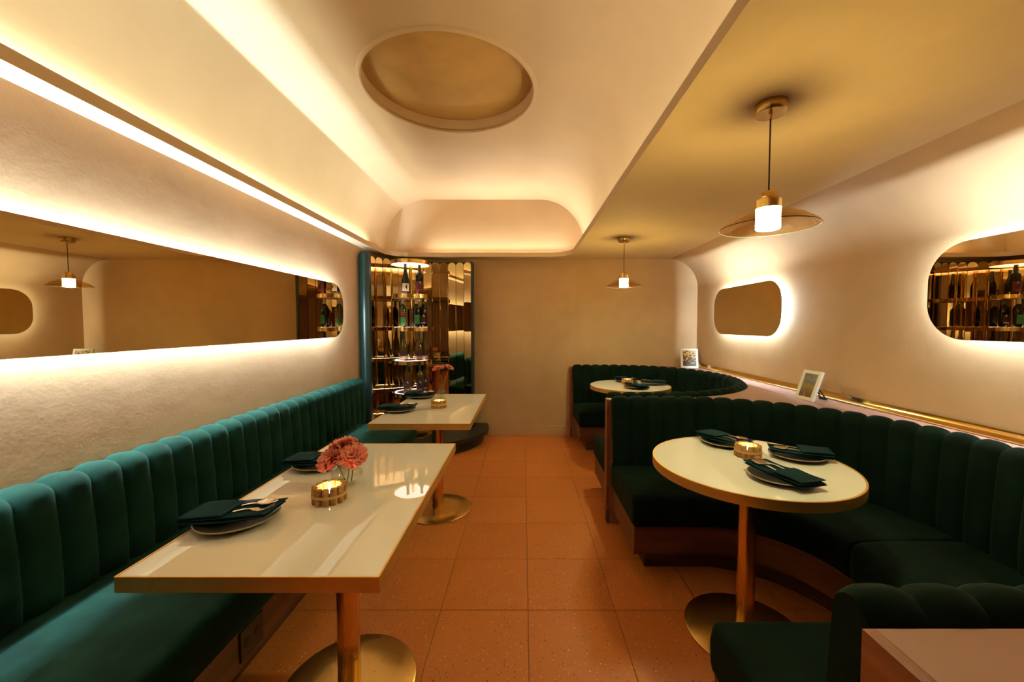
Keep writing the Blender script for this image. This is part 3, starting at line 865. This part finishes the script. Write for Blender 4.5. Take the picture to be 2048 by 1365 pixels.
# ------------------------------------------------------------------ vases and carnations
def carnation(base, tip, r, label, tilt=(0, 0), seed=0, bend=0.01):
    """base, tip in world; bloom of many ruffled petals at the tip"""
    rnd = random.Random(seed)
    o = empty('carnation', base); tag(o, label, 'flower', 'coral carnations')
    B, T = Vector(base), Vector(tip); d = T - B
    pts = [tuple(d * t + Vector((bend * sin(PI * t), bend * 0.5 * sin(PI * t), 0))) for t in [i / 8 for i in range(9)]]
    st = obj('stem', *tube(pts, 0.0017, 7), 'stem', o, True)
    ax = (d.normalized() + Vector((tilt[0], tilt[1], 0))).normalized()
    q = Vector((0, 0, 1)).rotation_difference(ax).to_matrix().to_4x4(); q = Matrix.Translation(d) @ q
    cal = lathe([(0.002, -0.020 * r / 0.04), (0.0055, -0.014 * r / 0.04), (0.0075, 0.0), (0.010, 0.006)], 12, cap=False)
    obj('calyx', [tuple(q @ Vector(v)) for v in cal[0]], cal[1], 'stem', o, True)
    layers = ((16, 1.00, 0.10), (15, 0.92, 0.30), (13, 0.80, 0.52), (11, 0.62, 0.78), (9, 0.45, 1.05), (6, 0.28, 1.30))
    for n, rl, el in layers:
        for k in range(n):
            a0 = 2 * PI * (k + rnd.random() * 0.6) / n
            R = r * rl * rnd.uniform(0.9, 1.08); hw = r * 0.34 * rnd.uniform(0.85, 1.15); e = el + rnd.uniform(-0.10, 0.10)
            V, F = [], []
            nu, nv = 6, 4
            ph = rnd.uniform(0, 6)
            for j in range(nv + 1):
                t = j / nv
                for i in range(nu + 1):
                    u = -1 + 2 * i / nu
                    rad = R * t * (1 - 0.10 * u * u) + (0.06 * r * ((i % 2) - 0.5) if j == nv else 0)
                    ww = hw * (0.18 + 0.82 * t ** 0.8) * u
                    ruf = 0.13 * r * t * t * sin(4.2 * u + ph)
                    hz = rad * sin(e) * (1 - 0.25 * t) + ruf + 0.05 * r
                    hr = rad * cos(e)
                    p = Vector((hr * cos(a0) - ww * sin(a0), hr * sin(a0) + ww * cos(a0), hz))
                    V.append(tuple(q @ p))
            for j in range(nv):
                for i in range(nu):
                    F.append((j * (nu + 1) + i, j * (nu + 1) + i + 1, (j + 1) * (nu + 1) + i + 1, (j + 1) * (nu + 1) + i))
            obj('petal', V, F, 'petal', o, 'all')
    return o
# globe vase on table 1
gx, gy = -0.640, 1.425
gv = empty('globe_vase', (gx, gy, ZT + 0.0002)); tag(gv, 'ribbed clear glass globe vase on the nearest rectangular table', 'vase')
gp = [(0.0, 0.0), (0.026, 0.0), (0.042, 0.010), (0.055, 0.030), (0.056, 0.045), (0.046, 0.066), (0.028, 0.078), (0.022, 0.083), (0.024, 0.088)]
rib = lambda a, z: 0.022 * abs(cos(6 * a))
obj('glass_body', *lathe(gp, 72, cap=False, rib=rib), 'glass', gv, 'all')
obj('inner_wall', *lathe([(max(r - 0.0035, 0), z + (0.005 if z < 0.01 else 0)) for r, z in gp], 72, cap=False, rib=rib), 'glass', gv, 'all')
obj('water', *lathe([(0.0, 0.007), (0.024, 0.007), (0.037, 0.014), (0.0495, 0.032), (0.0495, 0.044), (0.0, 0.044)], 40, cap=False), 'water', gv, True)
carnation((gx + 0.004, gy - 0.012, ZT + 0.010), (gx - 0.016, gy + 0.012, ZT + 0.142), 0.047, 'topmost coral carnation in the globe vase', (-0.05, -0.25), 1)
carnation((gx - 0.012, gy + 0.008, ZT + 0.010), (gx - 0.038, gy - 0.030, ZT + 0.105), 0.055, 'left coral carnation in the globe vase', (-0.25, -0.35), 2, 0.004)
carnation((gx + 0.012, gy + 0.006, ZT + 0.010), (gx + 0.030, gy - 0.020, ZT + 0.112), 0.052, 'right coral carnation in the globe vase', (0.25, -0.45), 3, 0.002)
# bottle vase on table 2
bx, by = -0.645, 3.11
bv = empty('bottle_vase', (bx, by, ZT + 0.0002)); tag(bv, 'small clear glass bottle vase on the table by the wine display', 'vase')
bp_ = [(0.0, 0.0), (0.033, 0.0), (0.036, 0.006), (0.0365, 0.050), (0.032, 0.064), (0.019, 0.078), (0.0150, 0.084), (0.0150, 0.106), (0.0175, 0.110), (0.0165, 0.114)]
obj('glass_body', *lathe(bp_, 36, cap=False), 'glass', bv, True)
obj('water', *lathe([(0.0, 0.005), (0.032, 0.005), (0.034, 0.050), (0.0, 0.050)], 32, cap=False), 'water', bv, True)
carnation((bx + 0.008, by, ZT + 0.012), (bx - 0.022, by, ZT + 0.232), 0.050, 'larger coral carnation in the bottle vase', (-0.10, -0.10), 5, 0.012)
carnation((bx - 0.006, by, ZT + 0.012), (bx + 0.062, by + 0.01, ZT + 0.243), 0.034, 'smaller coral carnation in the bottle vase', (0.30, -0.20), 6, -0.006)

# ------------------------------------------------------------------ pendant lamps
def pendant(x, y, label):
    o = empty('pendant_lamp', (x, y, ZC)); tag(o, label, 'pendant lamp', 'amber glass pendant lamps')
    zr = 1.662 - ZC
    obj('ceiling_canopy', *lathe([(0.049, -0.036), (0.051, -0.033), (0.051, -0.0005)], 40), 'brass_canopy', o, True)
    obj('cord_grip', *lathe([(0.004, -0.052), (0.0055, -0.050), (0.006, -0.036)], 14), 'brass', o, True)
    obj('cord', *tube([(0, 0, -0.050), (0, 0, zr + 0.128)], 0.0026, 10), 'cord', o, True)
    obj('upper_cap', *lathe([(0.026, zr + 0.098), (0.026, zr + 0.120), (0.024, zr + 0.123), (0.006, zr + 0.123), (0.005, zr + 0.130)], 32), 'brass_bright', o, True)
    obj('lower_cap', *lathe([(0.041, zr + 0.066), (0.041, zr + 0.095), (0.038, zr + 0.098), (0.020, zr + 0.098)], 36), 'brass_bright', o, True)
    obj('shade', *lathe([(0.155, zr), (0.1535, zr + 0.004), (0.140, zr + 0.016), (0.115, zr + 0.033), (0.085, zr + 0.048), (0.058, zr + 0.058), (0.0415, zr + 0.062)], 72, cap=False), 'amber', o, 'all')
    obj('shade_rim', *lathe([(0.1545, zr - 0.0015), (0.1562, zr), (0.1545, zr + 0.0015), (0.1530, zr), (0.1545, zr - 0.0015)], 72, cap=False), 'mirror_edge', o, 'all')
    obj('diffuser', *lathe([(0.0, zr - 0.006), (0.036, zr - 0.006), (0.0385, zr - 0.003), (0.0385, zr + 0.0655)], 36, cap=False), 'diffuser', o, True)
    return o
pendant(0.862, 1.42, 'amber glass pendant lamp hanging nearer the camera over the near booth')
pendant(0.892, 3.56, 'amber glass pendant lamp hanging farther away over the far booth')

# ------------------------------------------------------------------ wine display in the far left corner
PA, PB = Vector((-1.597, 4.11)), Vector((-0.592, 4.55))      # left and right end of the concave row of panels
half = math.radians(41)
ch = PB - PA
RI = ch.length / (2 * sin(half))
cn = Vector((-ch.y, ch.x)).normalized()                         # towards the corner
DCv = (PA + PB) / 2 - cn * (RI * cos(half))
DC = (DCv.x, DCv.y); RO = RI + 0.022
am = math.atan2(cn.y, cn.x)
A0, A1 = am + half, am - half
wd = empty('mirrored_wine_niche', (DC[0], DC[1], 0)); tag(wd, 'curved niche of gold mirror panels in the far left corner', 'wine display')
# plinth (round, kept clear of the walls)
pc = (-1.06 - DC[0], 4.50 - DC[1])
def clampw(p): return (max(p[0], XL + 0.004 - DC[0]), min(p[1], YB - 0.004 - DC[1]))
def plin(R, z0, z1):
    pts = [clampw((pc[0] + R * cos(a), pc[1] + R * sin(a))) for a in [2 * PI * i / 72 for i in range(72)]]
    out = []
    for p in pts:
        if not out or (p[0] - out[-1][0]) ** 2 + (p[1] - out[-1][1]) ** 2 > 1e-8: out.append(p)
    return prism(out, z0, z1)
obj('plinth_top', *plin(0.66, 0.105, 0.15), 'dark_plinth', wd)
obj('plinth_base', *plin(0.60, 0.0, 0.105), 'dark_plinth', wd)
NP = 13
# curved casing behind the panels
ar = [A1 + (A0 - A1) * i / 40 for i in range(41)]
zt = 2.035
prof = [(RO, 0.15), (RO, zt), (RI + 0.006, zt), (RI + 0.006, 0.15)]
V, F = loops([[(r * cos(a), r * sin(a), z) for r, z in prof] for a in ar])
F.append((0, 1, 2, 3)); F.append((160, 163, 162, 161))
fix(obj('casing', V, F, 'dark_plinth', wd, True))
# rounded post at the left end and slim edge at the right end
obj('end_post', *lathe([(0.056, 0.15), (0.056, 1.995), (0.051, 2.02), (0.038, 2.042), (0.018, 2.052), (0.0, 2.054)], 32, -1.566 - DC[0], 3.96 - DC[1]), 'green_paint', wd, True)
obj('end_edge', *lathe([(0.019, 0.15), (0.019, 2.00), (0.015, 2.02), (0.0, 2.03)], 18, PB.x - DC[0] + 0.012, PB.y - DC[1] - 0.002), 'dark_plinth', wd, True)
da = (A0 - A1) / NP
pw = 2 * RI * math.tan(da / 2) * 0.975
pan = None
for k in range(NP):
    a = A1 + da * (k + 0.5)
    if pan is None:
        h = pw / 2
        outl = [(-h, 0.16), (h, 0.16)] + [(h * cos(PI * i / 14), 2.03 - h * 0.9 + h * 0.9 * sin(PI * i / 14)) for i in range(15)]
        n = len(outl)
        ins = [(x * 0.95, z if i < 2 else z - 0.002) for i, (x, z) in enumerate(outl)]
        V = [(0.0, y, z) for y, z in outl] + [(-0.004, y, z) for y, z in outl] + [(-0.0055, y, z) for y, z in ins]
        F = [(i, (i + 1) % n, n + (i + 1) % n, n + i) for i in range(n)] + [(n + i, n + (i + 1) % n, 2 * n + (i + 1) % n, 2 * n + i) for i in range(n)] + [tuple(range(3 * n - 1, 2 * n - 1, -1))]
        o = fix(obj('mirror_panel', V, F, 'panel', wd)); pan = o.data
    else:
        o = bpy.data.objects.new('mirror_panel', pan); COL.objects.link(o); o.parent = wd
    rr = RI - 0.002
    o.location = (rr * cos(a), rr * sin(a), 0); o.rotation_euler = (0, 0, a + (0.0, 0.05, -0.06, 0.03, -0.02)[k % 5])

SX, SY = -1.19, 4.22
st = empty('bottle_stand', (SX, SY, 0.1505)); tag(st, 'brass bottle stand of round lit shelves on a central pole', 'shelf stand')
TIER = [0.27, 0.61, 0.95, 1.295, 1.635, 1.985]
RS = 0.20
obj('pole', *lathe([(0.016, 0.0), (0.016, 1.985 - 0.16)], 24), 'brass_bright', st, True)
obj('pole_base', *lathe([(0.20, 0.0), (0.20, 0.008), (0.19, 0.012), (0.016, 0.014)], 48), 'brass_disc', st, True)
for k, z in enumerate(TIER):
    zz = z - 0.1505
    s = obj('shelf', *lathe([(RS - 0.004, zz - 0.030), (RS - 0.004, zz - 0.001), (0.016, zz - 0.001)], 64, cap=False), 'shelf_top', st, True)
    obj('underside', *lathe([(0.016, zz - 0.026), (RS - 0.004, zz - 0.026)], 64, cap=False), 'shelf_white', s, True)
    obj('brass_rim', *lathe([(RS - 0.004, zz - 0.040), (RS, zz - 0.040), (RS, zz), (RS - 0.004, zz), (RS - 0.004, zz - 0.040)], 64, cap=False), 'brass_bright', s, True)
    if k < 5:
        obj('light_ring', *lathe([(RS - 0.042, zz), (RS - 0.030, zz)], 64, cap=False), 'led_shelf', s, True)
    else:
        obj('light_panel', *lathe([(0.018, zz - 0.028), (RS - 0.008, zz - 0.028)], 64, cap=False), 'led_panel', s, True)

# wine bottles
def bottle(x, y, z, kind, glass, foil, labels, label, face=None):
    """labels: list of (z0, z1, half angle, material, offset angle)"""
    o = empty('wine_bottle', (x, y, z + 0.0006)); tag(o, label, 'bottle', 'wine bottles on the lit shelves')
    if kind == 'slope':
        pr = [(0.0, 0.0), (0.036, 0.0), (0.0385, 0.005), (0.0385, 0.135), (0.033, 0.165), (0.022, 0.205), (0.0155, 0.240), (0.0145, 0.250)]; ft, hh = 0.250, 0.312
    elif kind == 'bordeaux':
        pr = [(0.0, 0.0), (0.035, 0.0), (0.0375, 0.005), (0.0385, 0.185), (0.036, 0.203), (0.024, 0.222), (0.0165, 0.232), (0.0150, 0.240)]; ft, hh = 0.240, 0.300
    else:
        pr = [(0.0, 0.0), (0.038, 0.0), (0.041, 0.006), (0.041, 0.115), (0.037, 0.148), (0.026, 0.195), (0.0185, 0.222), (0.0165, 0.232)]; ft, hh = 0.232, 0.298
    obj('glass_body', *lathe(pr, 28, cap=False), glass, o, True)
    r0 = pr[-1][0]
    obj('capsule', *lathe([(r0, ft), (r0 + 0.0008, ft + 0.001), (r0 - 0.0012, hh - 0.012), (r0 + 0.001, hh - 0.010), (r0 + 0.001, hh - 0.002), (r0 - 0.001, hh)], 20), foil, o, True)
    R = max(p[0] for p in pr) + 0.0006
    ang = face if face is not None else math.atan2(-y, -x)
    for (z0, z1, ha, m, off, nm, dr) in labels:
        n = 12
        V, F = [], []
        for i in range(n + 1):
            a = ang + off - ha + 2 * ha * i / n
            V += [((R + dr) * cos(a), (R + dr) * sin(a), z0), ((R + dr) * cos(a), (R + dr) * sin(a), z1)]
        for i in range(n): F.append((2 * i, 2 * i + 2, 2 * i + 3, 2 * i + 1))
        obj(nm, V, F, m, o, True)
    return o
def lab(z0, z1, ha, m, off=0.0, nm='label', dr=0.0): return (z0, z1, ha, m, off, nm, dr)
def swallow(zc, off=0.0, m='lab_cream', s=1.0):
    return [lab(zc - 0.003 * s, zc + 0.001 * s, 0.30 * s, m, off + 0.05, 'emblem', 0.0006), lab(zc, zc + 0.014 * s, 0.07 * s, m, off + 0.12, 'emblem', 0.0006), lab(zc - 0.014 * s, zc, 0.06 * s, m, off + 0.22, 'emblem', 0.0006)]
bottle(-1.216, 4.125, TIER[4], 'slope', 'bottle_dark', 'foil_dark', [lab(0.018, 0.108, 1.0, 'lab_cream'), lab(0.045, 0.095, 0.10, 'ink', 0.30, 'emblem', 0.0005), lab(0.060, 0.085, 0.16, 'ink', 0.16, 'emblem', 0.0005), lab(0.018, 0.028, 0.95, 'ink', 0, 'label_band', 0.0005)], 'dark sloping bottle with cream label on the top bottle shelf')
bottle(-1.072, 4.130, TIER[4], 'bordeaux', 'bottle_dark', 'foil_dark', [lab(0.012, 0.130, 1.15, 'lab_wine'), lab(0.034, 0.046, 0.55, 'lab_red', 0, 'label_band', 0.0005)] + swallow(0.115), 'dark bottle with wine red label on the top bottle shelf')
bottle(-1.247, 4.12, TIER[3], 'bordeaux', 'bottle_olive', 'foil_white', [lab(0.020, 0.100, 0.70, 'lab_green', 0.12), lab(0.108, 0.152, 0.62, 'lab_red', 0.12, 'label', 0.0), lab(0.116, 0.144, 0.35, 'ink', 0.12, 'emblem', 0.0005), lab(0.126, 0.133, 0.15, 'lab_cream', 0.12, 'emblem', 0.001)], 'olive bottle with green label and red square on the second shelf')
bottle(-1.103, 4.115, TIER[3], 'bordeaux', 'bottle_dark', 'foil_white', [lab(0.032, 0.125, 0.72, 'lab_green', 0.15)] + swallow(0.118, 0.15, 'lab_pink', 0.6), 'dark bottle with plain green label on the second shelf')
bottle(-1.055, 4.200, TIER[3], 'bordeaux', 'bottle_dark', 'foil_green', [lab(0.045, 0.120, 0.70, 'lab_mauve'), lab(0.040, 0.048, 0.65, 'lab_pink', 0, 'label_band', 0.0005)] + swallow(0.118), 'dark bottle half hidden behind the green label on the second shelf')
bottle(-1.242, 4.12, TIER[2], 'champagne', 'bottle_amber', 'foil_dark', [lab(0.046, 0.096, 1.1, 'lab_mauve'), lab(0.014, 0.046, 1.1, 'lab_pink', 0, 'label_band', 0.0)], 'left sparkling bottle with pale banded label on the third shelf')
bottle(-1.087, 4.118, TIER[2], 'champagne', 'bottle_amber', 'foil_dark', [lab(0.046, 0.096, 1.1, 'lab_mauve'), lab(0.014, 0.046, 1.1, 'lab_pink', 0, 'label_band', 0.0)], 'front right sparkling bottle with pale banded label on the third shelf')
bottle(-1.048, 4.205, TIER[2], 'champagne', 'bottle_amber', 'foil_dark', [lab(0.046, 0.096, 1.1, 'lab_mauve'), lab(0.014, 0.046, 1.1, 'lab_pink', 0, 'label_band', 0.0)], 'rear right sparkling bottle with pale banded label on the third shelf')
bottle(-1.206, 4.105, TIER[1], 'bordeaux', 'bottle_amber', 'foil_dark', [lab(0.012, 0.165, 1.1, 'lab_mauve'), lab(0.040, 0.048, 0.55, 'lab_pink', 0, 'label_band', 0.0005)] + swallow(0.118), 'left bottle with tall mauve label on the lowest visible shelf')
bottle(-1.075, 4.118, TIER[1], 'bordeaux', 'bottle_amber', 'foil_dark', [lab(0.012, 0.165, 1.1, 'lab_mauve'), lab(0.040, 0.048, 0.55, 'lab_pink', 0, 'label_band', 0.0005)] + swallow(0.118), 'front right bottle with tall mauve label on the lowest visible shelf')
bottle(-1.043, 4.205, TIER[1], 'bordeaux', 'bottle_amber', 'foil_dark', [lab(0.012, 0.165, 1.1, 'lab_mauve'), lab(0.040, 0.048, 0.55, 'lab_pink', 0, 'label_band', 0.0005)] + swallow(0.118), 'rear right bottle with tall mauve label on the lowest visible shelf')

# ------------------------------------------------------------------ picture frames on the ledge
def photo_frame(x, y, rz, lean, w, h, pic, label):
    """local: face towards -Y, bottom at z 0, leaning back (+Y)"""
    o = empty('picture_frame', (x, y, 0.829), rz); tag(o, label, 'picture frame', 'white picture frames on the ledge')
    q = Matrix.Rotation(-lean, 4, 'X')
    def put_(nm, geo, m):
        ob = obj(nm, *geo, m, o); ob.matrix_local = q; return ob
    t, d = 0.022, 0.018
    put_('frame_side', bbox(-w / 2, -w / 2 + t, 0, d, 0, h, 0.0012), 'frame_white')
    put_('frame_side', bbox(w / 2 - t, w / 2, 0, d, 0, h, 0.0012), 'frame_white')
    put_('frame_top', bbox(-w / 2 + t, w / 2 - t, 0, d, h - t, h, 0.0012), 'frame_white')
    put_('frame_bottom', bbox(-w / 2 + t, w / 2 - t, 0, d, 0, t, 0.0012), 'frame_white')
    put_('picture', box(-w / 2 + t, w / 2 - t, 0.006, 0.010, t, h - t), pic)
    put_('back_board', box(-w / 2 + t, w / 2 - t, 0.0102, 0.0145, t, h - t), 'easel')
    # easel strut with a slot
    sy = h * 0.62
    a = Vector((0, d * cos(lean) + sy * sin(lean), sy * cos(lean))); b = Vector((0, d + sy * sin(lean) + 0.085, 0.002))
    wd_ = 0.026
    for s in (-1, 1):
        V = []
        for p, ww in ((a, wd_ * 0.7), (b, wd_)):
            for xx in (s * ww, s * ww * 0.45):
                V += [(xx, p.y, p.z), (xx, p.y + 0.004, p.z)]
        fix(obj('easel_strut', V, [(0, 1, 3, 2), (4, 6, 7, 5), (0, 4, 5, 1), (2, 3, 7, 6), (0, 2, 6, 4), (1, 5, 7, 3)], 'easel', o))
    obj('easel_foot', *box(-wd_, wd_, b.y - 0.012, b.y + 0.005, 0.0, 0.012), 'easel', o)
    return o
photo_frame(1.885, 4.50, math.radians(-14), math.radians(17), 0.185, 0.225, 'pic_blossom', 'white framed picture of yellow blossoms in the far corner of the ledge')
photo_frame(1.835, 2.60, math.radians(-87), math.radians(19), 0.155, 0.200, 'pic_field', 'white framed picture of a field path on the ledge between booths')

# ------------------------------------------------------------------ curtain on the rear wall (seen in the mirrors)
V, F = [], []
nx = 120
for k, z in enumerate((0.02, 1.0, 2.02)):
    for i in range(nx + 1):
        t = i / nx
        V.append((-1.3 + 1.6 * t, YR + 0.06 + 0.028 * sin(2 * PI * 18 * t) + 0.006 * sin(37 * t + k), z))
for k in range(2):
    for i in range(nx):
        F.append((k * (nx + 1) + i, k * (nx + 1) + i + 1, (k + 1) * (nx + 1) + i + 1, (k + 1) * (nx + 1) + i))
cu = empty('curtain', (0, 0, 0)); tag(cu, 'pleated pink curtain at the rear, seen only in the mirrors', 'curtain')
ob = obj('cloth', V, F, 'curtain', cu, 'all'); sm = ob.modifiers.new('solid', 'SOLIDIFY'); sm.thickness = 0.003
obj('rail', *tube([(-1.36, YR + 0.06, 2.04), (0.36, YR + 0.06, 2.04)], 0.012, 12), 'brass', cu, True)
